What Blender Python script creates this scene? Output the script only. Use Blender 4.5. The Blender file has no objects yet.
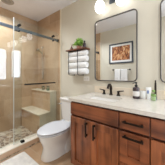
import bpy, bmesh, math, random
from mathutils import Vector, Matrix
random.seed(7)
C = bpy.context.scene.collection
R = math.radians

# ---------------- camera, world, light, exposure ----------------
cam = bpy.data.cameras.new('camera'); camo = bpy.data.objects.new('camera', cam); C.objects.link(camo)
camo.location = (0, 0, 1.13); camo.rotation_euler = (R(90), 0, R(38.4))
cam.sensor_width = 36; cam.lens = 114/165*36; cam.shift_y = -0.0455; cam.clip_start = 0.02
bpy.context.scene.camera = camo
w = bpy.data.worlds.new('world'); bpy.context.scene.world = w; w.use_nodes = True
w.node_tree.nodes['Background'].inputs[0].default_value = (0.95, 0.97, 1, 1)
w.node_tree.nodes['Background'].inputs[1].default_value = 0.9
def area(name, loc, rot, sx, sy, power, col, spread=180):
    l = bpy.data.lights.new(name, 'AREA'); l.shape = 'RECTANGLE'; l.size = sx; l.size_y = sy
    l.energy = power; l.color = col; l.spread = R(spread)
    o = bpy.data.objects.new(name, l); o.location = loc; o.rotation_euler = rot; C.objects.link(o); return o
WX = 0.82          # right wall
WY0, WY1, WZ0, WZ1 = 1.05, 1.49, .95, 2.05      # added, unseen window in the right wall
area('window_fill', (WX+.03, (WY0+WY1)/2, 1.5), (0, R(90), 0), 1.06, 0.38, 11, (0.86, 0.96, 1.12))  # fill light; the window it shines from is added
area('doorway_fill', (.44, -0.16, 1.02), (R(90), 0, 0), 0.62, 1.9, 9, (0.86, 0.955, 1.13))  # soft frontal fill set in an added doorway behind the camera
area('room_fill', (-1.60, 0.50, 2.42), (0, 0, 0), 0.14, 0.14, 9, (0.90, 0.97, 1.08), 125)  # downward fill added to brighten toilet, mat and curb
area('entry_fill', (0.45, 0.50, 2.375), (0, 0, 0), 0.30, 0.30, 5, (0.93, 0.98, 1.06))  # weak overhead fill, added out of view
area('shower_fill', (-2.2, 0.70, 2.40), (0, 0, 0), 0.14, 0.14, 12, (0.93, 0.985, 1.05), 150)  # fill added to brighten the shower; the fitting nearby is unlit
vs = bpy.context.scene.view_settings
bpy.context.scene.display_settings.display_device = 'sRGB'
vs.view_transform = 'Standard'; vs.look = 'None'; vs.gamma = 1; vs.use_curve_mapping = False
vs.exposure = 0.08
GLOBE_E = 2.9

# ---------------- materials ----------------
def lin(c):
    return tuple(((x/255)/12.92 if x/255 <= .04045 else ((x/255+.055)/1.055)**2.4) for x in c) + (1,)
def mat(name, rgb, rough=.5, metal=0, spec=.5, noise=0, nscale=8, bump=0, bscale=60, coat=0):
    m = bpy.data.materials.new(name); m.use_nodes = True; nt = m.node_tree; b = nt.nodes['Principled BSDF']
    b.inputs['Base Color'].default_value = lin(rgb); b.inputs['Roughness'].default_value = rough
    b.inputs['Metallic'].default_value = metal; b.inputs['Specular IOR Level'].default_value = spec
    b.inputs['Coat Weight'].default_value = coat
    tc = nt.nodes.new('ShaderNodeTexCoord')
    n = nt.nodes.new('ShaderNodeTexNoise'); n.inputs['Scale'].default_value = nscale; n.inputs['Detail'].default_value = 4
    nt.links.new(tc.outputs['Object'], n.inputs['Vector'])
    r = nt.nodes.new('ShaderNodeValToRGB'); k = 1-noise
    r.color_ramp.elements[0].position = .3; r.color_ramp.elements[1].position = .7
    r.color_ramp.elements[0].color = lin([x*k for x in rgb]); r.color_ramp.elements[1].color = lin([min(255, x*(1+noise*.4)) for x in rgb])
    nt.links.new(n.outputs['Fac'], r.inputs['Fac']); nt.links.new(r.outputs['Color'], b.inputs['Base Color'])
    if bump:
        n2 = nt.nodes.new('ShaderNodeTexNoise'); n2.inputs['Scale'].default_value = bscale; n2.inputs['Detail'].default_value = 3
        nt.links.new(tc.outputs['Object'], n2.inputs['Vector'])
        bp = nt.nodes.new('ShaderNodeBump'); bp.inputs['Strength'].default_value = bump; bp.inputs['Distance'].default_value = .01
        nt.links.new(n2.outputs['Fac'], bp.inputs['Height']); nt.links.new(bp.outputs['Normal'], b.inputs['Normal'])
    return m
def tile_mat(name, c1, c2, grout, bw, bh, horizontal=False, rough=.3, mortar=.003, vein=.5, nscale=2.2, offset=.5):
    """stone tile; vertical faces use (x+y, z), floors (x, y)"""
    m = bpy.data.materials.new(name); m.use_nodes = True; nt = m.node_tree; L = nt.links.new; b = nt.nodes['Principled BSDF']
    b.inputs['Roughness'].default_value = rough
    tc = nt.nodes.new('ShaderNodeTexCoord'); s = nt.nodes.new('ShaderNodeSeparateXYZ'); L(tc.outputs['Object'], s.inputs[0])
    cb = nt.nodes.new('ShaderNodeCombineXYZ')
    if horizontal: L(s.outputs[0], cb.inputs[0]); L(s.outputs[1], cb.inputs[1])
    else:
        a = nt.nodes.new('ShaderNodeMath'); L(s.outputs[0], a.inputs[0]); L(s.outputs[1], a.inputs[1])
        L(a.outputs[0], cb.inputs[0]); L(s.outputs[2], cb.inputs[1])
    br = nt.nodes.new('ShaderNodeTexBrick'); L(cb.outputs[0], br.inputs['Vector'])
    br.inputs['Scale'].default_value = 1; br.inputs['Brick Width'].default_value = bw; br.inputs['Row Height'].default_value = bh
    br.inputs['Mortar Size'].default_value = mortar; br.offset = offset
    br.inputs['Color1'].default_value = (0, 0, 0, 1); br.inputs['Color2'].default_value = (1, 1, 1, 1); br.inputs['Mortar'].default_value = (.5, .5, .5, 1)
    n = nt.nodes.new('ShaderNodeTexNoise'); n.inputs['Scale'].default_value = nscale; n.inputs['Detail'].default_value = 6
    n.inputs['Roughness'].default_value = .62; n.inputs['Distortion'].default_value = 1.1
    L(tc.outputs['Object'], n.inputs['Vector'])
    mx = nt.nodes.new('ShaderNodeMath'); mx.operation = 'MULTIPLY_ADD'
    sep = nt.nodes.new('ShaderNodeSeparateColor'); L(br.outputs['Color'], sep.inputs[0])
    L(sep.outputs[0], mx.inputs[0]); mx.inputs[1].default_value = 1-vein
    m2 = nt.nodes.new('ShaderNodeMapRange'); L(n.outputs['Fac'], m2.inputs[0]); m2.inputs[1].default_value = .3; m2.inputs[2].default_value = .7
    m2.inputs[3].default_value = 0; m2.inputs[4].default_value = vein; L(m2.outputs[0], mx.inputs[2])
    mc = nt.nodes.new('ShaderNodeMix'); mc.data_type = 'RGBA'; L(mx.outputs[0], mc.inputs[0])
    mc.inputs[6].default_value = lin(c1); mc.inputs[7].default_value = lin(c2)
    mg = nt.nodes.new('ShaderNodeMix'); mg.data_type = 'RGBA'; L(br.outputs['Fac'], mg.inputs[0]); L(mc.outputs[2], mg.inputs[6]); mg.inputs[7].default_value = lin(grout)
    L(mg.outputs[2], b.inputs['Base Color'])
    return m
def wood_mat(name, dark, light, axis=2, rough=.38):
    m = bpy.data.materials.new(name); m.use_nodes = True; nt = m.node_tree; L = nt.links.new; b = nt.nodes['Principled BSDF']
    b.inputs['Roughness'].default_value = rough; b.inputs['Coat Weight'].default_value = .15; b.inputs['Coat Roughness'].default_value = .25
    tc = nt.nodes.new('ShaderNodeTexCoord'); mp = nt.nodes.new('ShaderNodeMapping'); sc = [22, 22, 22]; sc[axis] = 1.6
    mp.inputs['Scale'].default_value = sc; L(tc.outputs['Object'], mp.inputs[0])
    n = nt.nodes.new('ShaderNodeTexNoise'); n.inputs['Scale'].default_value = 1; n.inputs['Detail'].default_value = 5; n.inputs['Distortion'].default_value = .5
    L(mp.outputs[0], n.inputs['Vector'])
    n2 = nt.nodes.new('ShaderNodeTexNoise'); n2.inputs['Scale'].default_value = 5; L(tc.outputs['Object'], n2.inputs['Vector'])
    a = nt.nodes.new('ShaderNodeMath'); L(n.outputs['Fac'], a.inputs[0]); L(n2.outputs['Fac'], a.inputs[1])
    r = nt.nodes.new('ShaderNodeValToRGB'); r.color_ramp.elements[0].position = .72/2; r.color_ramp.elements[1].position = 1.28/2
    h = nt.nodes.new('ShaderNodeMath'); h.operation = 'MULTIPLY'; h.inputs[1].default_value = .5; L(a.outputs[0], h.inputs[0])
    r.color_ramp.elements[0].color = lin(dark); r.color_ramp.elements[1].color = lin(light); L(h.outputs[0], r.inputs[0])
    L(r.outputs[0], b.inputs['Base Color']); return m
def glass_mat(name, tint=(.93, .96, .945), ior=1.5, rough=0.0):
    m = bpy.data.materials.new(name); m.use_nodes = True; nt = m.node_tree; nt.nodes.clear(); L = nt.links.new
    o = nt.nodes.new('ShaderNodeOutputMaterial'); mx = nt.nodes.new('ShaderNodeMixShader'); f = nt.nodes.new('ShaderNodeFresnel'); f.inputs[0].default_value = ior
    t = nt.nodes.new('ShaderNodeBsdfTransparent'); t.inputs[0].default_value = tint+(1,)
    g = nt.nodes.new('ShaderNodeBsdfGlossy'); g.inputs['Roughness'].default_value = rough
    mn = nt.nodes.new('ShaderNodeMath'); mn.operation = 'MINIMUM'; mn.inputs[1].default_value = .16; L(f.outputs[0], mn.inputs[0]); L(mn.outputs[0], mx.inputs[0]); L(t.outputs[0], mx.inputs[1]); L(g.outputs[0], mx.inputs[2]); L(mx.outputs[0], o.inputs[0]); return m
def emit_mat(name, rgb, s):
    m = bpy.data.materials.new(name); m.use_nodes = True; b = m.node_tree.nodes['Principled BSDF']
    b.inputs['Base Color'].default_value = lin(rgb); b.inputs['Emission Color'].default_value = lin(rgb); b.inputs['Emission Strength'].default_value = s
    return m
def pebble_mat():
    m = bpy.data.materials.new('pebble_mosaic'); m.use_nodes = True; nt = m.node_tree; L = nt.links.new; b = nt.nodes['Principled BSDF']
    tc = nt.nodes.new('ShaderNodeTexCoord')
    v = nt.nodes.new('ShaderNodeTexVoronoi'); v.inputs['Scale'].default_value = 17; L(tc.outputs['Object'], v.inputs['Vector'])
    e = nt.nodes.new('ShaderNodeTexVoronoi'); e.feature = 'DISTANCE_TO_EDGE'; e.inputs['Scale'].default_value = 17; L(tc.outputs['Object'], e.inputs['Vector'])
    s = nt.nodes.new('ShaderNodeSeparateColor'); L(v.outputs['Color'], s.inputs[0])
    r = nt.nodes.new('ShaderNodeValToRGB'); r.color_ramp.interpolation = 'CONSTANT'
    cols = [(0, (118, 92, 70)), (.18, (190, 165, 135)), (.4, (158, 126, 98)), (.6, (214, 196, 168)), (.8, (138, 112, 88)), (.92, (226, 214, 194))]
    els = r.color_ramp.elements
    els[0].position = 0; els[0].color = lin(cols[0][1]); els[1].position = cols[1][0]; els[1].color = lin(cols[1][1])
    for p, c in cols[2:]: q = els.new(p); q.color = lin(c)
    L(s.outputs[0], r.inputs[0])
    mr = nt.nodes.new('ShaderNodeMapRange'); L(e.outputs['Distance'], mr.inputs[0]); mr.inputs[1].default_value = .05; mr.inputs[2].default_value = .12
    mx = nt.nodes.new('ShaderNodeMix'); mx.data_type = 'RGBA'; L(mr.outputs[0], mx.inputs[0]); mx.inputs[6].default_value = lin((205, 192, 172)); L(r.outputs[0], mx.inputs[7])
    L(mx.outputs[2], b.inputs['Base Color']); b.inputs['Roughness'].default_value = .45
    bp = nt.nodes.new('ShaderNodeBump'); bp.inputs['Strength'].default_value = .5; bp.inputs['Distance'].default_value = .01; L(mr.outputs[0], bp.inputs['Height']); L(bp.outputs[0], b.inputs['Normal'])
    return m
def art_mat():
    m = bpy.data.materials.new('desert_print'); m.use_nodes = True; nt = m.node_tree; L = nt.links.new; b = nt.nodes['Principled BSDF']
    tc = nt.nodes.new('ShaderNodeTexCoord'); mp = nt.nodes.new('ShaderNodeMapping'); mp.inputs['Scale'].default_value = (14, 1, 7); mp.inputs['Rotation'].default_value = (0, .5, 0)
    L(tc.outputs['Object'], mp.inputs[0])
    n = nt.nodes.new('ShaderNodeTexNoise'); n.inputs['Scale'].default_value = 1.1; n.inputs['Detail'].default_value = 6; n.inputs['Distortion'].default_value = 1.5; L(mp.outputs[0], n.inputs['Vector'])
    r = nt.nodes.new('ShaderNodeValToRGB'); e = r.color_ramp.elements
    e[0].position = .28; e[0].color = lin((52, 32, 24)); e[1].position = .72; e[1].color = lin((240, 222, 190))
    q = e.new(.42); q.color = lin((124, 70, 40)); q = e.new(.52); q.color = lin((182, 112, 64)); q = e.new(.6); q.color = lin((222, 172, 118))
    L(n.outputs['Fac'], r.inputs[0]); L(r.outputs[0], b.inputs['Base Color']); b.inputs['Roughness'].default_value = .6; return m

PAINT = mat('greige_paint', (215, 207, 188), .75, noise=.02, nscale=3, bump=.05, bscale=150)
CEIL = mat('ceiling_paint', (243, 243, 246), .85, noise=.01, bump=.08, bscale=120)
TILE = tile_mat('travertine_wall_tile', (158, 126, 94), (206, 178, 146), (190, 168, 138), .60, .32, rough=.22)
BENCHT = tile_mat('bench_tile', (186, 150, 114), (224, 198, 164), (222, 206, 178), .34, .205, rough=.3, nscale=4)
CREAM = mat('cream_stone', (224, 212, 186), .3, noise=.05, nscale=6)
CURBF = tile_mat('curb_tile', (198, 162, 132), (230, 202, 174), (205, 184, 158), .30, .30, rough=.35, nscale=4)
FLOOR = tile_mat('floor_tile', (160, 126, 94), (205, 172, 138), (180, 158, 132), .44, .44, True, rough=.3, mortar=.004, nscale=3.2, offset=0.5)
PEB = pebble_mat()
VW = wood_mat('vanity_wood_upright', (92, 48, 26), (180, 106, 62), 2)
VH = wood_mat('vanity_wood_level', (88, 45, 25), (164, 94, 56), 0)
QUARTZ = mat('white_quartz', (216, 208, 195), .18, noise=.04, nscale=30)
SPLASH = tile_mat('backsplash_tile', (218, 200, 174), (236, 222, 200), (226, 214, 196), .1, .1, rough=.3, mortar=.0018, nscale=9, offset=0)
BRONZE = mat('oil_rubbed_bronze', (52, 44, 38), .32, .85, noise=.1)
BLACKM = mat('black_metal', (30, 29, 29), .4, .6)
GUN = mat('gunmetal', (104, 112, 120), .34, .85)
PORC = mat('porcelain', (240, 236, 230), .1, coat=.5)
SEATM = mat('toilet_seat_plastic', (222, 223, 226), .2)
CHROME = mat('chrome', (210, 210, 210), .12, 1)
TOWEL = mat('white_towel', (244, 242, 238), .95, noise=.04, nscale=40, bump=.6, bscale=220)
MATM = mat('cream_cotton', (236, 230, 222), .95, noise=.06, nscale=14, bump=.7, bscale=160)
SHELFW = wood_mat('shelf_wood', (84, 44, 26), (146, 88, 54), 0)
LEAF = mat('leaf_green', (150, 192, 84), .5, noise=.4, nscale=30)
TERRA = mat('pink_clay', (186, 132, 108), .7, noise=.1)
PLATE = mat('outlet_plastic', (240, 237, 230), .35)
GLASS = glass_mat('shower_glass', (.955, .975, .965), 1.52)
JARG = glass_mat('jar_glass', (.80, .88, .84), 1.45)
GREENG = glass_mat('green_glass', (.90, .95, .89), 1.45)
OPAL = emit_mat('opal_glass_lit', (250, 252, 255), GLOBE_E)
MIRR = mat('mirror_silver', (238, 240, 240), .0, 1)
AMBER = mat('dark_bottle_plastic', (58, 44, 46), .25)
LABEL = mat('paper_label', (214, 208, 200), .6)
WHITEP = mat('white_plastic', (242, 240, 236), .35)
GREENL = mat('green_label', (128, 160, 86), .5)
BLUEL = mat('blue_ink', (70, 110, 170), .5)
ART = art_mat()
FRAMEM = mat('charcoal_frame', (66, 72, 80), .45)
MATB = mat('picture_mount', (240, 238, 232), .8)
SOIL = mat('soil', (60, 44, 32), .9)

# ---------------- mesh helpers ----------------
def tagp(o, label=None, cat=None, group=None, kind=None):
    for k, v in (('label', label), ('category', cat), ('group', group), ('kind', kind)):
        if v: o[k] = v
    return o
def empty(name, loc, label, cat, group=None):
    o = bpy.data.objects.new(name, None); o.location = loc; o.empty_display_size = .05; C.objects.link(o)
    bpy.context.view_layer.update()
    return tagp(o, label, cat, group)
def obj(name, bm, m, parent=None, smooth=False):
    """bm in world coordinates; child keeps its world place"""
    me = bpy.data.meshes.new(name); bmesh.ops.recalc_face_normals(bm, faces=bm.faces[:])
    off = parent_world(parent) if parent else Vector((0, 0, 0))
    if not parent:
        pass
    else: bmesh.ops.translate(bm, verts=bm.verts[:], vec=-off)
    bm.to_mesh(me); bm.free()
    for x in (m if isinstance(m, (list, tuple)) else [m]): me.materials.append(x)
    o = bpy.data.objects.new(name, me); C.objects.link(o)
    if parent: o.parent = parent
    if smooth:
        for p in me.polygons: p.use_smooth = True
        try: me.set_sharp_from_angle(angle=R(40))
        except Exception: pass
    return o
def parent_world(p):
    v = Vector((0, 0, 0))
    while p: v += p.location; p = p.parent
    return v
def box(bm, x0, x1, y0, y1, z0, z1, bev=0, seg=2, mi=0):
    r = bmesh.ops.create_cube(bm, size=1)
    vs = r['verts']
    for v in vs:
        v.co.x = (x0+x1)/2+v.co.x*(x1-x0); v.co.y = (y0+y1)/2+v.co.y*(y1-y0); v.co.z = (z0+z1)/2+v.co.z*(z1-z0)
    fs = set(f for v in vs for f in v.link_faces)
    for f in fs: f.material_index = mi
    if bev:
        es = set(e for v in vs for e in v.link_edges)
        bmesh.ops.bevel(bm, geom=list(es), offset=bev, segments=seg, affect='EDGES', profile=.5)
    return bm
def B(*a, **k): return box(bmesh.new(), *a, **k)
def loft(bm, rings, close0=True, close1=True, mi=0):
    vr = [[bm.verts.new(p) for p in r] for r in rings]; n = len(rings[0])
    for a, b in zip(vr, vr[1:]):
        for i in range(n):
            f = bm.faces.new((a[i], a[(i+1) % n], b[(i+1) % n], b[i])); f.material_index = mi
    if close0: bm.faces.new(vr[0][::-1]).material_index = mi
    if close1: bm.faces.new(vr[-1]).material_index = mi
    return bm
def lathe(bm, prof, loc, n=24, mi=0, sx=1, sy=1, close=True):
    rings = [[(loc[0]+r*sx*math.cos(2*math.pi*i/n), loc[1]+r*sy*math.sin(2*math.pi*i/n), loc[2]+z) for i in range(n)] for r, z in prof]
    return loft(bm, rings, close, close, mi)
def tube(bm, pts, r, n=10, mi=0):
    pts = [Vector(p) for p in pts]; rings = []
    rr = r if isinstance(r, (list, tuple)) else [r]*len(pts)
    up = None
    for i, p in enumerate(pts):
        d = (pts[min(i+1, len(pts)-1)]-pts[max(i-1, 0)]).normalized()
        if up is None: up = Vector((0, 0, 1)) if abs(d.z) < .9 else Vector((0, 1, 0))
        a = d.cross(up).normalized(); bb = a.cross(d).normalized(); up = bb
        rings.append([p+rr[i]*(math.cos(2*math.pi*k/n)*a+math.sin(2*math.pi*k/n)*bb) for k in range(n)])
    return loft(bm, rings, mi=mi)
def rrect(x0, x1, z0, z1, rad, n=8):
    pts = []
    for cx, cz, a0 in ((x1-rad, z1-rad, 0), (x0+rad, z1-rad, 90), (x0+rad, z0+rad, 180), (x1-rad, z0+rad, 270)):
        for i in range(n+1):
            a = R(a0+90*i/n); pts.append((cx+rad*math.cos(a), cz+rad*math.sin(a)))
    return pts

# ---------------- room shell ----------------
WA = 1.518; WB = -2.60; WF = -0.13; H = 2.44; GX = -1.83; TX = -1.755
def struct(name, bm, m): return tagp(obj(name, bm, m), kind='structure')
struct('floor', B(-1.76, WX, WF, WA, -.08, 0), FLOOR)
struct('floor_shower', B(WB, -1.76, WF, WA, -.08, .02), PEB)
struct('ceiling', B(WB-.1, WX+.1, WF-.1, WA+.1, H, H+.08), CEIL)
struct('wall_back', B(TX, WX+.1, WA, WA+.1, -.08, H), PAINT)
struct('wall_back_shower', B(WB-.1, TX, WA-.006, WA+.1, -.08, H), TILE)
struct('wall_left', B(WB-.1, WB, WF-.1, WA-.006, -.08, H), TILE)
bm = bmesh.new()   # wall behind the camera; open doorway added for fill light
box(bm, TX, .12, WF-.1, WF, -.08, H); box(bm, .76, WX+.1, WF-.1, WF, -.08, H); box(bm, .12, .76, WF-.1, WF, 2.04, H)
struct('wall_front', bm, PAINT)
bm = bmesh.new()
box(bm, .06, .12, WF, WF+.014, 0, 2.10, bev=.003); box(bm, .76, .81, WF, WF+.014, 0, 2.10, bev=.003); box(bm, .12, .76, WF, WF+.014, 2.04, 2.10, bev=.003)
struct('added_doorway', bm, WHITEP)  # casing of the added doorway
struct('wall_front_shower', B(WB, TX, WF-.1, WF+.006, -.08, H), TILE)
bm = bmesh.new()  # right wall with opening for the added window y .22..1.12, z .95..2.05
for a in ((WF, WY0, 0, H), (WY1, WA, 0, H), (WY0, WY1, 0, WZ0), (WY0, WY1, WZ1, H)):
    box(bm, WX, WX+.1, a[0], a[1], a[2], a[3])
struct('wall_right', bm, PAINT)
bm = bmesh.new()
f = .03
for a in ((WY0, WY0+f, WZ0, WZ1), (WY1-f, WY1, WZ0, WZ1), (WY0+f, WY1-f, WZ0, WZ0+f), (WY0+f, WY1-f, WZ1-f, WZ1)):
    box(bm, WX+.02, WX+.08, a[0], a[1], a[2], a[3], bev=.003)
wn = struct('added_window', bm, WHITEP)  # unseen window, added to carry the side fill and its reflections
o = obj('added_window_pane', B(WX+.045, WX+.051, WY0+f, WY1-f, WZ0+f, WZ1-f), GLASS, wn)
struct('trim_1', B(TX-.012, TX+.012, WA-.016, WA, 0, H, bev=.003), CREAM)
struct('trim_2', B(TX-.012, TX+.012, WF, WF+.016, 0, H, bev=.003), CREAM)
struct('baseboard_back', B(TX+.012, -.94, WA-.014, WA, 0, .10, bev=.003), WHITEP)
struct('baseboard_front', B(TX+.012, .06, WF, WF+.014, 0, .10, bev=.003), WHITEP)
# curb
cb = struct('trim_3', B(-1.89, -1.765, WF+.006, WA-.006, 0, .088), CURBF)
obj('curb_cap', B(-1.897, -1.757, WF+.007, WA-.007, .088, .104, bev=.003), mat('curb_cap_stone', (243, 234, 218), .3, noise=.05), cb)
# ledge and bench
lg = struct('trim_4', B(WB, -1.90, 1.362, WA-.006, .02, .785), BENCHT)
obj('ledge_cap', B(WB+.001, -1.885, 1.345, WA-.007, .785, .803, bev=.003), CREAM, lg)
obj('ledge_end_panel', B(-1.90, -1.892, 1.362, WA-.007, .105, .785), CREAM, lg)
bn = struct('trim_5', B(WB, -1.90, 1.135, 1.362, .02, .385), BENCHT)
obj('bench_slab', B(WB+.001, -1.885, 1.115, 1.362, .385, .41, bev=.004), CREAM, bn)
obj('bench_end_panel', B(-1.90, -1.893, 1.135, 1.362, .105, .385), CREAM, bn)
# recessed shower ceiling light
t = empty('ceiling_light', (-2.30, .76, H), 'round recessed ceiling light over the shower', 'ceiling light')
bm = bmesh.new(); lathe(bm, [(.062, 0), (.10, 0), (.10, -.006), (.085, -.012), (.062, -.004)], (-2.30, .76, H), 32, close=False)
obj('trim_ring', bm, mat('light_ring', (176, 170, 162), .5), t, True)
obj('lens', lathe(bmesh.new(), [(.062, -.001), (.060, -.006), (.02, -.008)], (-2.30, .76, H), 24), mat('light_lens', (150, 146, 140), .3), t)
# unseen ceiling fittings, added to carry the overhead fill lights
t = empty('ceiling_light', (-1.60, .50, H), 'added round recessed ceiling light above the bath mat, out of view', 'ceiling light')
bm = bmesh.new(); lathe(bm, [(.072, 0), (.10, 0), (.10, -.006), (.085, -.012), (.072, -.004)], (-1.60, .50, H), 32, close=False)
obj('trim_ring', bm, WHITEP, t, True)
obj('lens', lathe(bmesh.new(), [(.071, -.001), (.068, -.006), (.02, -.008)], (-1.60, .50, H), 24), emit_mat('added_lens_glow', (255, 250, 242), 1.5), t)  # glowing lens of the added fitting
lx, ly = .45, .50
t = empty('ceiling_light', (lx, ly, H), 'added square flush ceiling light near the right wall, out of view', 'ceiling light')
obj('housing', B(lx-.19, lx+.19, ly-.19, ly+.19, H-.03, H, bev=.005), WHITEP, t)
obj('diffuser', B(lx-.17, lx+.17, ly-.17, ly+.17, H-.055, H-.03, bev=.008), emit_mat('added_diffuser_glow', (255, 246, 232), 1.5), t)  # glow belongs to the added square fitting

# ---------------- shower enclosure ----------------
t = empty('shower_door', (-1.80, 1.09, .115), 'sliding clear glass shower door with a dark towel bar handle', 'shower door')
bm = B(-1.805, -1.797, .677, 1.50, .118, 1.965, bev=.0015, seg=1)
obj('glass_panel', bm, GLASS, t)
for y in (.746, 1.361):
    bm = bmesh.new()
    tube(bm, [(-1.822, y, 1.870), (-1.775, y, 1.870)], .020, 20)
    tube(bm, [(-1.775, y, 1.870), (-1.768, y, 1.870)], .014, 20)
    ro_ = obj('roller', bm, BLACKM, t, True)
    obj('guard_knob', tube(bmesh.new(), [(-1.82, y, 1.785), (-1.785, y, 1.785)], .011, 14), BLACKM, ro_, True)
bm = bmesh.new(); zb = .985
tube(bm, [(-1.745, .80, zb), (-1.745, 1.37, zb)], .011, 12)
for y in (.84, 1.33): tube(bm, [(-1.797, y, zb), (-1.745, y, zb)], .009, 10)
obj('towel_bar_handle', bm, BLACKM, t, True)
obj('edge_strip', B(-1.806, -1.796, .669, .677, .118, 1.965), mat('clear_strip', (206, 210, 204), .3), t)
t = tagp(obj('fixed_glass_panel', B(-1.866, -1.858, WF+.007, .812, .104, 1.965, bev=.0015, seg=1), GLASS), 'fixed clear glass shower panel on the curb at the left', 'glass panel')
t = empty('shower_rail', (GX, .7, 1.83), 'dark metal sliding rail across the top of the shower glass', 'rail')
obj('rail_bar', B(-1.842, -1.824, WF+.01, WA-.01, 1.805, 1.85, bev=.003), GUN, t)
obj('wall_bracket', B(-1.855, -1.812, WA-.030, WA-.006, 1.80, 1.855, bev=.004), BLACKM, t)
obj('wall_bracket', B(-1.8535, -1.812, WF+.009, WF+.045, 1.795, 1.86, bev=.004), BLACKM, t)
obj('panel_clamp', B(-1.8575, -1.836, .70, .76, 1.79, 1.865, bev=.004), BLACKM, t)
tagp(obj('door_guide', B(-1.825, -1.775, .77, .82, .104, .132, bev=.006), BLACKM), 'small black floor guide on the shower curb under the glass door', 'door guide')
# hand shower
t = empty('hand_shower', (-2.34, WA-.006, 1.5), 'hand shower on a slim wall bar with hanging hose inside the shower', 'shower head')
bm = bmesh.new(); tube(bm, [(-2.34, WA-.05, 1.15), (-2.34, WA-.05, 1.78)], .009, 10)
for z in (1.16, 1.77): tube(bm, [(-2.34, WA-.006, z), (-2.34, WA-.05, z)], .014, 10)
obj('slide_bar', bm, CHROME, t, True)
bm = bmesh.new(); tube(bm, [(-2.34, WA-.06, 1.62), (-2.34, WA-.10, 1.66), (-2.34, WA-.15, 1.69)], [.012, .013, .014], 12)
tube(bm, [(-2.34, WA-.14, 1.705), (-2.34, WA-.158, 1.665)], [.03, .048], 20)
obj('spray_head', bm, CHROME, t, True)
pts = [(-2.34-.10*math.sin(math.pi*i/16), WA-.06-.01*math.sin(math.pi*i/8), 1.62-.62*math.sin(math.pi*i/16)*(1 if i < 9 else 1)) for i in range(0, 17)]
pts = [(-2.34+.09*i/16, WA-.055, 1.62-.60*math.sin(math.pi*(i/16)**.9)) for i in range(17)]
obj('hose', tube(bmesh.new(), pts, .006, 8), CHROME, t, True)
# jars on the ledge
for x, y, h, lab, dm in ((-2.235, 1.43, .085, 'clear glass jar on the shower ledge with dark lid, left of the two', BLACKM), (-2.06, 1.43, .095, 'clear glass jar on the shower ledge with green filling, right of the two', None)):
    t = empty('jar', (x, y, .803), lab, 'jar', 'jars on the shower ledge')
    obj('body', lathe(bmesh.new(), [(.03, .001), (.034, .01), (.034, h*.8), (.026, h*.88)], (x, y, .803), 20), JARG, t, True)
    obj('contents', lathe(bmesh.new(), [(.027, .006), (.029, .015), (.029, h*.5)], (x, y, .803), 16), mat('bath_salt', (150, 128, 100) if dm else (96, 108, 74), .8), t, True)
    obj('lid', lathe(bmesh.new(), [(.029, h*.88), (.03, h), (.012, h+.004)], (x, y, .803), 20), BLACKM, t, True)

# ---------------- vanity ----------------
VX0, VX1, VF, VZ = -.932, .447, .972, .83
V = empty('vanity_cabinet', ((VX0+VX1)/2, 1.24, 0), 'reddish brown wooden double vanity cabinet with dark bar pulls', 'cabinet')
bm = bmesh.new()
box(bm, VX0, VX0+.018, VF, WA-.003, .10, VZ); box(bm, VX1-.018, VX1, VF, WA-.003, .10, VZ)
box(bm, VX0+.018, VX1-.018, VF+.004, WA-.003, .10, .118)
box(bm, VX0+.018, VX1-.018, WA-.012, WA-.003, .118, VZ)
for x in (-.362, -.128): box(bm, x-.009, x+.009, VF+.004, WA-.012, .118, VZ)
obj('body', bm, VW, V)
obj('toe_kick', B(VX0+.03, VX1-.03, VF+.06, WA-.01, 0, .10), mat('kick_wood', (70, 38, 24), .6), V)
bm = bmesh.new()  # face frame
box(bm, VX0, VX0+.014, VF-.004, VF+.016, .10, VZ); box(bm, VX1-.014, VX1, VF-.004, VF+.016, .10, VZ)
box(bm, VX0+.014, VX1-.014, VF-.002, VF+.016, .818, VZ-.001); box(bm, VX0+.014, VX1-.014, VF-.002, VF+.016, .10, .125)
box(bm, VX0+.014, VX1-.014, VF-.001, VF+.014, .667, .684)
obj('face_frame', bm, mat('frame_wood', (84, 44, 27), .45), V)
def shaker(bm, x0, x1, z0, z1, st, yf, th=.022, rec=.0165):
    box(bm, x0, x0+st, yf, yf+th, z0, z1, bev=.0015, seg=1); box(bm, x1-st, x1, yf, yf+th, z0, z1, bev=.0015, seg=1)
    box(bm, x0+st, x1-st, yf+.0003, yf+th, z1-st, z1, bev=.0015, seg=1); box(bm, x0+st, x1-st, yf+.0003, yf+th, z0, z0+st, bev=.0015, seg=1)
    box(bm, x0+st-.002, x1-st+.002, yf+rec, yf+th-.002, z0+st-.002, z1-st+.002)
    return bm
YF = VF-.026
def pull(cx, cz, L, vertical, parent):
    bm = bmesh.new(); h = L/2; s = .0075
    if vertical:
        box(bm, cx-s, cx+s, YF-.036, YF-.024, cz-h, cz+h, bev=.003)
        for z in (cz-h+.014, cz+h-.014): box(bm, cx-.006, cx+.006, YF-.026, YF, z-.008, z+.008, bev=.002)
    else:
        box(bm, cx-h, cx+h, YF-.036, YF-.024, cz-s, cz+s, bev=.003)
        for x in (cx-h+.014, cx+h-.014): box(bm, x-.008, x+.008, YF-.026, YF, cz-.006, cz+.006, bev=.002)
    return obj('pull', bm, BRONZE, parent)
for x0, x1 in ((-.925, -.362), (-.124, .440)):
    obj('false_drawer_front', B(x0, x1, YF, YF+.02, .686, .816, bev=.002), VH, V)
    xm = (x0+x1)/2
    for a, b, hx in ((x0, xm-.0015, xm-.046), (xm+.0015, x1, xm+.046)):
        d = obj('door', shaker(bmesh.new(), a, b, .118, .664, .062, YF), VW, V)
        pull(hx, .575, .145, True, d)
for i, (z0, z1) in enumerate(((.686, .816), (.405, .664), (.118, .400))):
    if i == 0: d = obj('drawer', B(-.354, -.132, YF, YF+.02, z0, z1, bev=.002), VH, V); pull(-.243, .752, .152, False, d)
    else: d = obj('drawer', shaker(bmesh.new(), -.354, -.132, z0, z1, .066, YF), VH, V); pull(-.243, z1-.03, .152, False, d)
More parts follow.
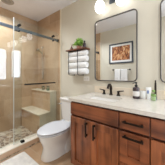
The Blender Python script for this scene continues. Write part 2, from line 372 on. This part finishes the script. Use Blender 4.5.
# countertop with two basin openings
CT0, CT1 = .833, .865
cx0, cx1, cy0, cy1 = -.952, .467, .938, WA-.003
sinks = ((-.835, -.445), (-.04, .35)); sy0, sy1 = 1.07, 1.33
bm = bmesh.new()
xs = [cx0, sinks[0][0], sinks[0][1], sinks[1][0], sinks[1][1], cx1]
ys = [cy0, sy0, sy1, cy1]
def hole(i, j): return j == 1 and i in (1, 3)
for zt in (CT0, CT1):
    pass
vt = {(i, j, k): bm.verts.new((x, y, z)) for i, x in enumerate(xs) for j, y in enumerate(ys) for k, z in enumerate((CT0, CT1))}
for i in range(5):
    for j in range(3):
        if hole(i, j):
            c = [(i, j), (i+1, j), (i+1, j+1), (i, j+1)]
            for a, b in zip(c, c[1:]+c[:1]): bm.faces.new((vt[a+(0,)], vt[b+(0,)], vt[b+(1,)], vt[a+(1,)]))
            continue
        for k in (0, 1): bm.faces.new([vt[q+(k,)] for q in ((i, j), (i+1, j), (i+1, j+1), (i, j+1))])
for i in range(5):
    for j in (0, 3): bm.faces.new((vt[(i, j, 0)], vt[(i+1, j, 0)], vt[(i+1, j, 1)], vt[(i, j, 1)]))
for j in range(3):
    for i in (0, 5): bm.faces.new((vt[(i, j, 0)], vt[(i, j+1, 0)], vt[(i, j+1, 1)], vt[(i, j, 1)]))
edges = [e for e in bm.edges if (abs(e.verts[0].co.y-cy0) < 1e-6 and abs(e.verts[1].co.y-cy0) < 1e-6 and e.verts[0].co.z == e.verts[1].co.z)]
bmesh.ops.bevel(bm, geom=edges, offset=.004, segments=2, affect='EDGES')
tagp(obj('countertop', bm, QUARTZ), 'white quartz countertop on the reddish wooden vanity', 'countertop')
tagp(obj('backsplash', B(cx0, cx1, WA-.016, WA-.0005, CT1, .963, bev=.002), SPLASH), 'low cream tile backsplash along the wall above the white countertop', 'backsplash')
for si, ((a, b), lab) in enumerate(zip(sinks, ('white undermount basin in the countertop under the left mirror', 'white undermount basin in the countertop under the right mirror'))):
    def rr(x0, x1, y0, y1, rad, z): return [(p[0], p[1], z) for p in rrect(x0, x1, y0, y1, rad, 5)]
    t = empty('sink_basin', ((a+b)/2, 1.2, CT0), lab, 'sink', 'undermount basins')
    bm = bmesh.new()
    loft(bm, [rr(a-.004, b+.004, sy0-.004, sy1+.004, .03, CT0), rr(a, b, sy0, sy1, .035, CT0-.03), rr(a+.015, b-.015, sy0+.015, sy1-.015, .04, CT0-.09),
              rr(a+.05, b-.05, sy0+.05, sy1-.05, .05, CT0-.125), rr((a+b)/2-.02, (a+b)/2+.02, 1.18, 1.22, .019, CT0-.13)], False, True)
    loft(bm, [rr(a-.004, b+.004, sy0-.004, sy1+.004, .03, CT0), rr(a-.02, b+.02, sy0-.02, sy1+.02, .03, CT0), rr(a-.02, b+.02, sy0-.02, sy1+.02, .03, CT0-.03),
              rr(a-.01, b+.01, sy0-.01, sy1+.01, .04, CT0-.10), rr(a+.04, b-.04, sy0+.04, sy1-.04, .05, CT0-.14)], False, True)
    obj('bowl', bm, PORC, t, True)
    obj('drain', lathe(bmesh.new(), [(.021, -.129), (.021, -.126), (.012, -.124)], ((a+b)/2, 1.2, CT0), 20), BRONZE, t, True)
# faucets
def faucet(fx, lab):
    fy = 1.43; z = CT1
    t = empty('faucet', (fx, fy, z), lab, 'faucet', 'widespread faucets')
    bm = bmesh.new()
    lathe(bm, [(.026, 0), (.026, .006), (.020, .014), (.0165, .03), (.016, .075), (.017, .08)], (fx, fy, z), 20)
    pts = [(fx, fy, z+.07)]+[(fx, fy-.045+.045*math.cos(a), z+.092+.045*math.sin(a)) for a in [R(x) for x in range(0, 151, 15)]]
    pts.append((fx, fy-.095, z+.092))
    tube(bm, pts, [.019]*2+[.017]*8+[.0155]*(len(pts)-10), 14)
    obj('spout', bm, BRONZE, t, True)
    for s in (-1, 1):
        hx = fx+s*.102; bm = bmesh.new()
        lathe(bm, [(.025, 0), (.025, .006), (.019, .013), (.0145, .03), (.0145, .046), (.018, .05), (.017, .058), (.006, .062)], (hx, fy, z), 20)
        h = obj('handle_base', bm, BRONZE, t, True)
        bm = bmesh.new(); tube(bm, [(hx, fy, z+.055), (hx+s*.03, fy-.002, z+.060), (hx+s*.068, fy-.004, z+.066)], [.009, .0075, .006], 10)
        obj('lever', bm, BRONZE, h, True)
faucet(-.648, 'dark bronze two-handle faucet at the basin under the left mirror')
faucet(.155, 'dark bronze two-handle faucet at the basin under the right mirror')

# ---------------- mirrors ----------------
def mirror(x0, x1, z0, z1, lab):
    t = empty('wall_mirror', ((x0+x1)/2, WA, (z0+z1)/2), lab, 'mirror', 'framed vanity mirrors')
    rad = .055; fw = .011; bm = bmesh.new()
    ro = rrect(x0, x1, z0, z1, rad); ri = rrect(x0+fw, x1-fw, z0+fw, z1-fw, rad-fw)
    y0, y1 = WA-.028, WA-.001
    R_ = [[(p[0], y1, p[1]) for p in ro], [(p[0], y0+.002, p[1]) for p in ro], [(p[0]+(q[0]-p[0])*.2, y0, p[1]+(q[1]-p[1])*.2) for p, q in zip(ro, ri)],
          [(p[0], y0, p[1]) for p in ri], [(p[0], y1, p[1]) for p in ri]]
    loft(bm, R_, False, False)
    v = bm.verts[:]; n = len(ro)
    for i in range(n): bm.faces.new((v[i], v[(i+1) % n], v[4*n+(i+1) % n], v[4*n+i]))
    obj('frame', bm, mat('pewter_frame', (98, 94, 90), .35, .85), t)
    bm = bmesh.new(); rg = rrect(x0+fw*.9, x1-fw*.9, z0+fw*.9, z1-fw*.9, rad-fw)
    loft(bm, [[(p[0], WA-.018, p[1]) for p in rg], [(p[0], WA-.004, p[1]) for p in rg]])
    obj('mirror_glass', bm, MIRR, t)
mirror(-.945, -.338, 1.045, 1.95, 'rounded rectangular dark framed mirror above the left basin, reflecting a framed picture')
mirror(-.108, .50, 1.045, 1.95, 'rounded rectangular dark framed mirror, partly cut by the right edge')

# ---------------- vanity lights ----------------
def vlight(cx, lab):
    t = empty('wall_light', (cx, WA, 2.17), lab, 'wall light', 'two-globe lights above the mirrors')
    bm = bmesh.new(); box(bm, cx-.055, cx+.055, WA-.025, WA-.001, 2.135, 2.27, bev=.006)
    obj('backplate', bm, GUN, t)
    bm = bmesh.new(); tube(bm, [(cx-.17, WA-.115, 2.19), (cx+.17, WA-.115, 2.19)], .009, 10); tube(bm, [(cx, WA-.02, 2.17), (cx, WA-.115, 2.19)], .01, 10)
    for s in (-1, 1): tube(bm, [(cx+s*.15, WA-.115, 2.198), (cx+s*.15, WA-.115, 2.163)], [.02, .032], 16)
    obj('arm', bm, GUN, t, True)
    for s in (-1, 1):
        obj('globe_shade', lathe(bmesh.new(), [(.022, 0), (.036, -.004), (.050, -.018), (.065, -.05), (.068, -.08), (.066, -.108), (.050, -.142), (.034, -.156), (.01, -.160)], (cx+s*.15, WA-.115, 2.162), 32), OPAL, t, True)
vlight(-.652, 'two-globe opal glass wall light above the left mirror')
vlight(.196, 'two-globe opal glass wall light above the right mirror')

# ---------------- outlet ----------------
t = empty('outlet', (-1.118, WA, 1.07), 'white outlet plate on the beige wall left of the mirror', 'outlet')
obj('plate', B(-1.175, -1.061, WA-.007, WA-.0005, 1.032, 1.106, bev=.003), PLATE, t)
for x in (-1.142, -1.094): obj('socket', B(x-.016, x+.016, WA-.010, WA-.007, 1.055, 1.083, bev=.003), mat('socket_plastic', (224, 220, 212), .4), t)

# ---------------- toilet ----------------
TXC = -1.345
T = empty('toilet', (TXC, 1.2, 0), 'white two-piece toilet with closed lid between shower and vanity', 'toilet')
def egg(cx, yc, w, lf, lb, z, n=40, p=2.0):
    pts = []
    for i in range(n):
        a = 2*math.pi*i/n; c, s = math.cos(a), math.sin(a)
        x = cx+w*math.copysign(abs(c)**(2/p), c); y = yc+(lb if s > 0 else lf)*math.copysign(abs(s)**(2/p), s)
        pts.append((x, y, z))
    return pts
yc = 1.10; D = -.045
W = .176
bm = bmesh.new()
loft(bm, [egg(TXC, 1.16, .132, .315, .24, 0, p=2.6), egg(TXC, 1.16, .130, .312, .24, .03, p=2.6), egg(TXC, 1.15, .112, .288, .24, .09, p=2.4), egg(TXC, 1.14, .110, .272, .24, .15, p=2.3),
          egg(TXC, 1.12, .126, .272, .22, .21, p=2.2), egg(TXC, 1.10, .152, .282, .20, .265), egg(TXC, yc, W-.006, .294, .19, .312), egg(TXC, yc, W, .300, .19, .324), egg(TXC, yc, W-.005, .296, .188, .330)])
obj('bowl', bm, PORC, T, True)
bm = bmesh.new()   # rear trapway foot that flares out at the floor
def rr3(x0, x1, y0, y1, rad, z): return [(p[0], p[1], z) for p in rrect(x0, x1, y0, y1, rad, 5)]
loft(bm, [rr3(TXC-.14, TXC+.14, 1.12, 1.44, .05, 0), rr3(TXC-.138, TXC+.138, 1.12, 1.44, .05, .06), rr3(TXC-.115, TXC+.115, 1.15, 1.45, .04, .12), rr3(TXC-.11, TXC+.11, 1.20, 1.47, .03, .28), rr3(TXC-.135, TXC+.135, 1.24, 1.48, .03, .34), rr3(TXC-.135, TXC+.135, 1.24, 1.48, .03, .37)])
obj('foot', bm, PORC, T, True)
GAP = mat('seat_gap_shade', (84, 80, 76), .6)  # dark core painted as the shade in the gaps under seat and lid
bm = bmesh.new()
loft(bm, [egg(TXC, yc, W-.009, .291, .175, .330), egg(TXC, yc, W-.009, .291, .175, .372)])
obj('gap_shade', bm, GAP, T, True)
bm = bmesh.new()
loft(bm, [egg(TXC, yc, W, .302, .185, .338), egg(TXC, yc, W+.006, .310, .188, .341), egg(TXC, yc, W+.006, .310, .188, .352), egg(TXC, yc, W, .304, .186, .355)])
obj('seat', bm, SEATM, T, True)
bm = bmesh.new()
loft(bm, [egg(TXC, yc, W+.001, .304, .188, .365), egg(TXC, yc, W+.007, .312, .192, .368), egg(TXC, yc, W+.007, .312, .192, .377), egg(TXC, yc, W, .303, .186, .383), egg(TXC, yc, .12, .22, .12, .387), egg(TXC, yc, .02, .04, .02, .388)])
ld = obj('lid', bm, SEATM, T, True)
for s in (-1, 1): obj('hinge', B(TXC+s*.075-.02, TXC+s*.075+.02, 1.262, 1.30, .36, .392, bev=.006), SEATM, T)
bm = bmesh.new()
loft(bm, [rr3(TXC-.17, TXC+.17, 1.335, 1.49, .035, .375), rr3(TXC-.185, TXC+.185, 1.325, 1.50, .035, .42), rr3(TXC-.20, TXC+.20, 1.31, 1.505, .035, .70)])
obj('tank', bm, PORC, T, True)
bm = bmesh.new()
loft(bm, [rr3(TXC-.205, TXC+.205, 1.305, 1.507, .03, .7005), rr3(TXC-.21, TXC+.21, 1.30, 1.509, .03, .708), rr3(TXC-.21, TXC+.21, 1.30, 1.509, .03, .73), rr3(TXC-.195, TXC+.195, 1.312, 1.50, .03, .738)])
obj('tank_lid', bm, PORC, T, True)
bm = bmesh.new(); tube(bm, [(TXC-.150, 1.312, .645), (TXC-.150, 1.292, .645)], .012, 12); tube(bm, [(TXC-.150, 1.290, .645), (TXC-.225, 1.288, .64)], [.007, .006], 10)
tagp(obj('flush_lever', bm, CHROME, T, True), 'chrome flush lever')

# ---------------- towel rack with shelf ----------------
S = empty('towel_rack', (-1.25, WA, 1.3), 'wall rack with wooden shelf and dark straps holding white rolled towels', 'towel rack')
sx0, sx1, sf = -1.455, -1.045, 1.365
obj('shelf_board', B(sx0, sx1, sf, WA-.002, 1.535, 1.556, bev=.002), SHELFW, S)
for x in (-1.385, -1.185):
    bm = bmesh.new()
    pts = [(x, WA-.006, 1.53), (x, sf+.012, 1.53), (x, sf+.002, 1.515), (x, sf+.002, 1.16), (x, sf+.012, 1.135), (x, sf+.04, 1.128), (x, WA-.006, 1.128), ]
    for a, b in zip(pts, pts[1:]):
        p, q = Vector(a), Vector(b); d = (q-p)
        tube(bm, [p-d.normalized()*.002, q+d.normalized()*.002], .0055, 6)
    box(bm, x-.006, x+.006, WA-.006, WA-.001, 1.12, 1.534)
    obj('strap', bm, BLACKM, S)
for k, z in enumerate((1.190, 1.291, 1.392, 1.483)):
    r = (.052, .05, .048, .042)[k]; bm = bmesh.new(); n = 26; yc2 = sf+.008+.058
    x0, x1 = -1.435+.006*(k % 2), -1.035-.005*(k % 2)
    rings = []
    for x, f in ((x0, .80), (x0+.008, .95), (x0+.02, 1), (x1-.02, 1), (x1-.008, .95), (x1, .80)):
        rings.append([(x, yc2+r*f*math.cos(2*math.pi*i/n), z+r*f*.98*math.sin(2*math.pi*i/n)) for i in range(n)])
    loft(bm, rings)
    tw = obj('rolled_towel', bm, TOWEL, None, True)
    tagp(tw, ['white rolled towel at the bottom of the wall rack stack', 'white rolled towel second from the bottom of the wall rack', 'white rolled towel third from the bottom of the wall rack', 'white rolled towel right under the wooden shelf'][k], 'towel', 'rolled towels in the wall rack')
    bm = bmesh.new(); pts = [(x1+.001, yc2+(r*.75*(1-i/40))*math.cos(i*.42), z+(r*.75*(1-i/40))*math.sin(i*.42)) for i in range(34)]
    tube(bm, pts, .0035, 5); obj('rolled_end', bm, TOWEL, tw)
# things on the shelf
ZS = 1.556
px, py = -1.215, 1.44
t = empty('potted_plant', (px, py, ZS), 'leafy green plant in a pinkish clay pot on the wooden shelf', 'plant')
obj('pot', lathe(bmesh.new(), [(.030, 0), (.034, .004), (.040, .036), (.043, .038), (.043, .046), (.038, .046), (.036, .038)], (px, py, ZS), 24), TERRA, t, True)
obj('soil', lathe(bmesh.new(), [(.036, .036), (.035, .039), (.01, .041)], (px, py, ZS), 16), SOIL, t)
bm = bmesh.new(); bs = bmesh.new()
for i in range(110):
    a = random.uniform(0, 2*math.pi); el = random.uniform(.05, 1.5); rr_ = random.uniform(.05, .14)
    hd = Vector((math.cos(a)*math.cos(el)*.95, math.sin(a)*math.cos(el)*.62, math.sin(el)*.9+.02))*rr_
    c = Vector((px-.01, py-.008, ZS+.05))+hd
    if c.y > WA-.012: c.y = WA-.02
    if i % 5 == 0: tube(bs, [(px, py, ZS+.05), (Vector((px, py, ZS+.07))+c)/2, c], .0015, 4)
    l = random.uniform(.035, .058); wd = l*.36
    d = (hd.normalized()+Vector((random.uniform(-.6, .6), random.uniform(-.4, .4), random.uniform(-.5, .4)))).normalized()
    sd = d.cross(Vector((random.uniform(-1, 1), random.uniform(-1, 1), random.uniform(-.3, 1)))).normalized(); nn = d.cross(sd)
    P = [c-d*l/2, c-d*l*.15+sd*wd, c+d*l/2, c-d*l*.15-sd*wd]; mid = c-nn*.004
    top = [bm.verts.new(p) for p in P]; m0 = bm.verts.new(mid+nn*.001); m1 = bm.verts.new(mid-nn*.0006)
    for k in range(4): bm.faces.new((top[k], top[(k+1) % 4], m0)); bm.faces.new((top[(k+1) % 4], top[k], m1))
for v in bm.verts:
    if v.co.y > WA-.003: v.co.y = WA-.003
obj('foliage', bm, LEAF, t); obj('stems', bs, LEAF, t)
t = empty('bud_vase', (-1.375, 1.43, ZS), 'small brown vase with dried stems at left end of shelf', 'vase')
obj('body', lathe(bmesh.new(), [(.016, 0), (.024, .008), (.027, .025), (.018, .045), (.010, .055), (.012, .062)], (-1.375, 1.43, ZS), 20), mat('brown_glaze', (128, 86, 66), .4), t, True)
bm = bmesh.new()
for a, b, h in ((.012, .01, .10), (-.016, 0, .115), (.004, -.012, .09), (.022, 0, .08)): tube(bm, [(-1.375, 1.43, ZS+.05), (-1.375+a*.5, 1.43+b*.5, ZS+.05+h*.3), (-1.375+a, 1.43+b, ZS+h)], [.002, .002, .005], 6)
obj('dried_stems', bm, mat('dried_stem', (150, 112, 90), .8), t)
t = empty('bottle', (-1.062, 1.39, ZS), 'small dark bottle at the right end of the wooden shelf', 'bottle')
obj('body', lathe(bmesh.new(), [(.021, 0), (.024, .004), (.024, .055), (.010, .07), (.010, .078)], (-1.062, 1.39, ZS), 20), AMBER, t, True)
obj('cap', lathe(bmesh.new(), [(.013, .078), (.013, .098), (.010, .10)], (-1.062, 1.39, ZS), 16), BLACKM, t, True)

# ---------------- bottles on the countertop ----------------
bx, by = -.325, 1.385
t = empty('soap_bottle', (bx, by, CT1), 'dark pump soap bottle with pale label beside the left basin', 'soap bottle')
obj('body', lathe(bmesh.new(), [(.032, 0), (.036, .004), (.036, .115), (.030, .125), (.014, .132), (.014, .138)], (bx, by, CT1), 28), AMBER, t, True)
obj('label', lathe(bmesh.new(), [(.0362, .03), (.0367, .0305), (.0367, .083), (.0362, .084)], (bx, by, CT1), 28, close=False), LABEL, t, True)
bm = bmesh.new(); lathe(bm, [(.016, .136), (.016, .152), (.006, .154), (.006, .170), (.012, .172), (.012, .184), (.004, .186)], (bx, by, CT1), 16)
tube(bm, [(bx, by, CT1+.178), (bx-.02, by-.025, CT1+.177), (bx-.026, by-.033, CT1+.17)], .005, 8)
obj('pump', bm, BLACKM, t, True)
t = empty('candle_jar', (-.268, 1.43, CT1), 'small white jar candle between dark soap bottle and white tube', 'candle')
obj('glass_cup', lathe(bmesh.new(), [(.026, .001), (.030, .004), (.031, .085), (.029, .085), (.028, .075)], (-.268, 1.43, CT1), 24), mat('frosted_white', (232, 230, 224), .3), t, True)
obj('wick', tube(bmesh.new(), [(-.268, 1.43, CT1+.07), (-.267, 1.43, CT1+.088)], .0015, 5), BLACKM, t)
t = empty('lotion_tube', (-.212, 1.445, CT1), 'white tube with blue mark standing left of green bottle', 'tube')
bm = bmesh.new()
def sec(w_, d_, z, cx=-.212, cy=1.445, n=20): return [(cx+w_*math.cos(2*math.pi*i/n), cy+d_*math.sin(2*math.pi*i/n), CT1+z) for i in range(n)]
loft(bm, [sec(.018, .018, .022), sec(.023, .021, .03), sec(.025, .014, .08), sec(.027, .003, .128)])
obj('body', bm, WHITEP, t, True)
obj('cap', lathe(bmesh.new(), [(.019, 0), (.019, .022)], (-.212, 1.445, CT1), 20), WHITEP, t, True)
obj('blue_mark', B(-.222, -.207, 1.4285, 1.433, CT1+.06, CT1+.095, bev=.001), BLUEL, t)
gx, gy = -.157, 1.38
t = empty('green_bottle', (gx, gy, CT1), 'clear green bottle with green label, rightmost on the countertop', 'bottle')
obj('body', lathe(bmesh.new(), [(.022, .001), (.024, .005), (.024, .070), (.019, .082), (.012, .086), (.012, .092)], (gx, gy, CT1), 24), GREENG, t, True)
obj('liquid', lathe(bmesh.new(), [(.020, .005), (.021, .01), (.021, .038)], (gx, gy, CT1), 20), mat('pale_green_liquid', (188, 206, 158), .3), t, True)
obj('label', lathe(bmesh.new(), [(.0242, .045), (.0247, .0455), (.0247, .068), (.0242, .0685)], (gx, gy, CT1), 24, close=False), GREENL, t, True)
obj('cap', lathe(bmesh.new(), [(.014, .09), (.014, .108), (.011, .11)], (gx, gy, CT1), 16), GREENL, t, True)
# slim brush holder rod
t = empty('toothbrush', (-.147, 1.455, CT1), 'slim dark upright rod on a small base behind green bottle', 'toothbrush')
obj('stand', lathe(bmesh.new(), [(.013, 0), (.013, .02), (.010, .026)], (-.147, 1.455, CT1), 16), GUN, t, True)
bm = bmesh.new(); tube(bm, [(-.147, 1.455, CT1+.02), (-.147, 1.455, CT1+.12), (-.147, 1.455, CT1+.18)], [.011, .010, .009], 10); box(bm, -.153, -.141, 1.445, 1.465, CT1+.178, CT1+.208, bev=.002)
obj('handle', bm, BRONZE, t, True)

# ---------------- wall in the mirror: picture and towel bar ----------------
P0, P1, Pz0, Pz1 = -1.465, -.80, 1.455, 2.015
t = empty('picture_frame', ((P0+P1)/2, WF, 1.72), 'charcoal framed picture with white mount seen in the mirror', 'picture')
bm = bmesh.new(); fw = .035
for a in ((P0, P1, Pz1-fw, Pz1), (P0, P1, Pz0, Pz0+fw), (P0, P0+fw, Pz0+fw, Pz1-fw), (P1-fw, P1, Pz0+fw, Pz1-fw)): box(bm, a[0], a[1], WF+.001, WF+.026, a[2], a[3], bev=.002)
obj('frame', bm, FRAMEM, t)
obj('mount', B(P0+fw, P1-fw, WF+.001, WF+.012, Pz0+fw, Pz1-fw), MATB, t)
obj('print', B(P0+.085, P1-.085, WF+.012, WF+.014, Pz0+.085, Pz1-.085), ART, t)
t = empty('towel_bar', (-1.11, WF, 1.27), 'dark towel bar on the wall under the framed picture, seen in the mirror', 'towel bar')
for x in (-1.345, -.885):
    bm = bmesh.new(); tube(bm, [(x, WF+.001, 1.275), (x, WF+.009, 1.275)], .022, 16); tube(bm, [(x, WF+.009, 1.275), (x, WF+.07, 1.275)], .011, 12)
    obj('post', bm, BLACKM, t, True)
obj('bar', tube(bmesh.new(), [(-1.345, WF+.058, 1.275), (-.885, WF+.058, 1.275)], .006, 10), CHROME, t, True)
for x0, x1, lab in ((-1.275, -1.115, 'white hand towel on the dark bar, nearer the shower, seen in the mirror'), (-1.10, -.935, 'white hand towel on the dark bar, farther from the shower, seen in the mirror')):
    bm = bmesh.new(); yb = WF+.058; th = .012
    prof = [(yb-.022, .86), (yb-.019, 1.10), (yb-.015, 1.27), (yb-.006, 1.29), (yb+.006, 1.29), (yb+.016, 1.27), (yb+.022, 1.05), (yb+.027, .82)]
    inn = [(yb-.011, .862), (yb-.010, 1.10), (yb-.0085, 1.268), (yb-.004, 1.2835), (yb+.004, 1.2835), (yb+.0085, 1.268), (yb+.011, 1.05), (yb+.013, .822)]
    poly = prof+inn[::-1]
    loft(bm, [[(x, p[0], p[1]) for p in poly] for x in (x0, (x0+x1)/2, x1)])
    tagp(obj('hand_towel', bm, TOWEL, None), lab, 'towel', 'towels on the towel bar')

# ---------------- bath mat ----------------
bm = bmesh.new(); n = 40
mx0, mx1, my0, my1 = -1.71, -.98, -.02, .778
rad = .02
loft(bm, [[(p[0], p[1], .001) for p in rrect(mx0, mx1, my0, my1, rad, 4)], [(p[0], p[1], .012) for p in rrect(mx0, mx1, my0, my1, rad, 4)],
          [(p[0], p[1], .018) for p in rrect(mx0+.008, mx1-.008, my0+.008, my1-.008, rad, 4)], [(p[0], p[1], .018) for p in rrect(mx0+.05, mx1-.05, my0+.05, my1-.05, rad, 4)],
          [(p[0], p[1], .014) for p in rrect(mx0+.055, mx1-.055, my0+.055, my1-.055, rad, 4)], [(p[0], p[1], .014) for p in rrect(mx0+.065, mx1-.065, my0+.065, my1-.065, rad, 4)],
          [(p[0], p[1], .018) for p in rrect(mx0+.07, mx1-.07, my0+.07, my1-.07, rad, 4)]])
tagp(obj('bath_mat', bm, MATM), 'cream cotton bath mat on the tiled floor in front of the shower', 'bath mat')
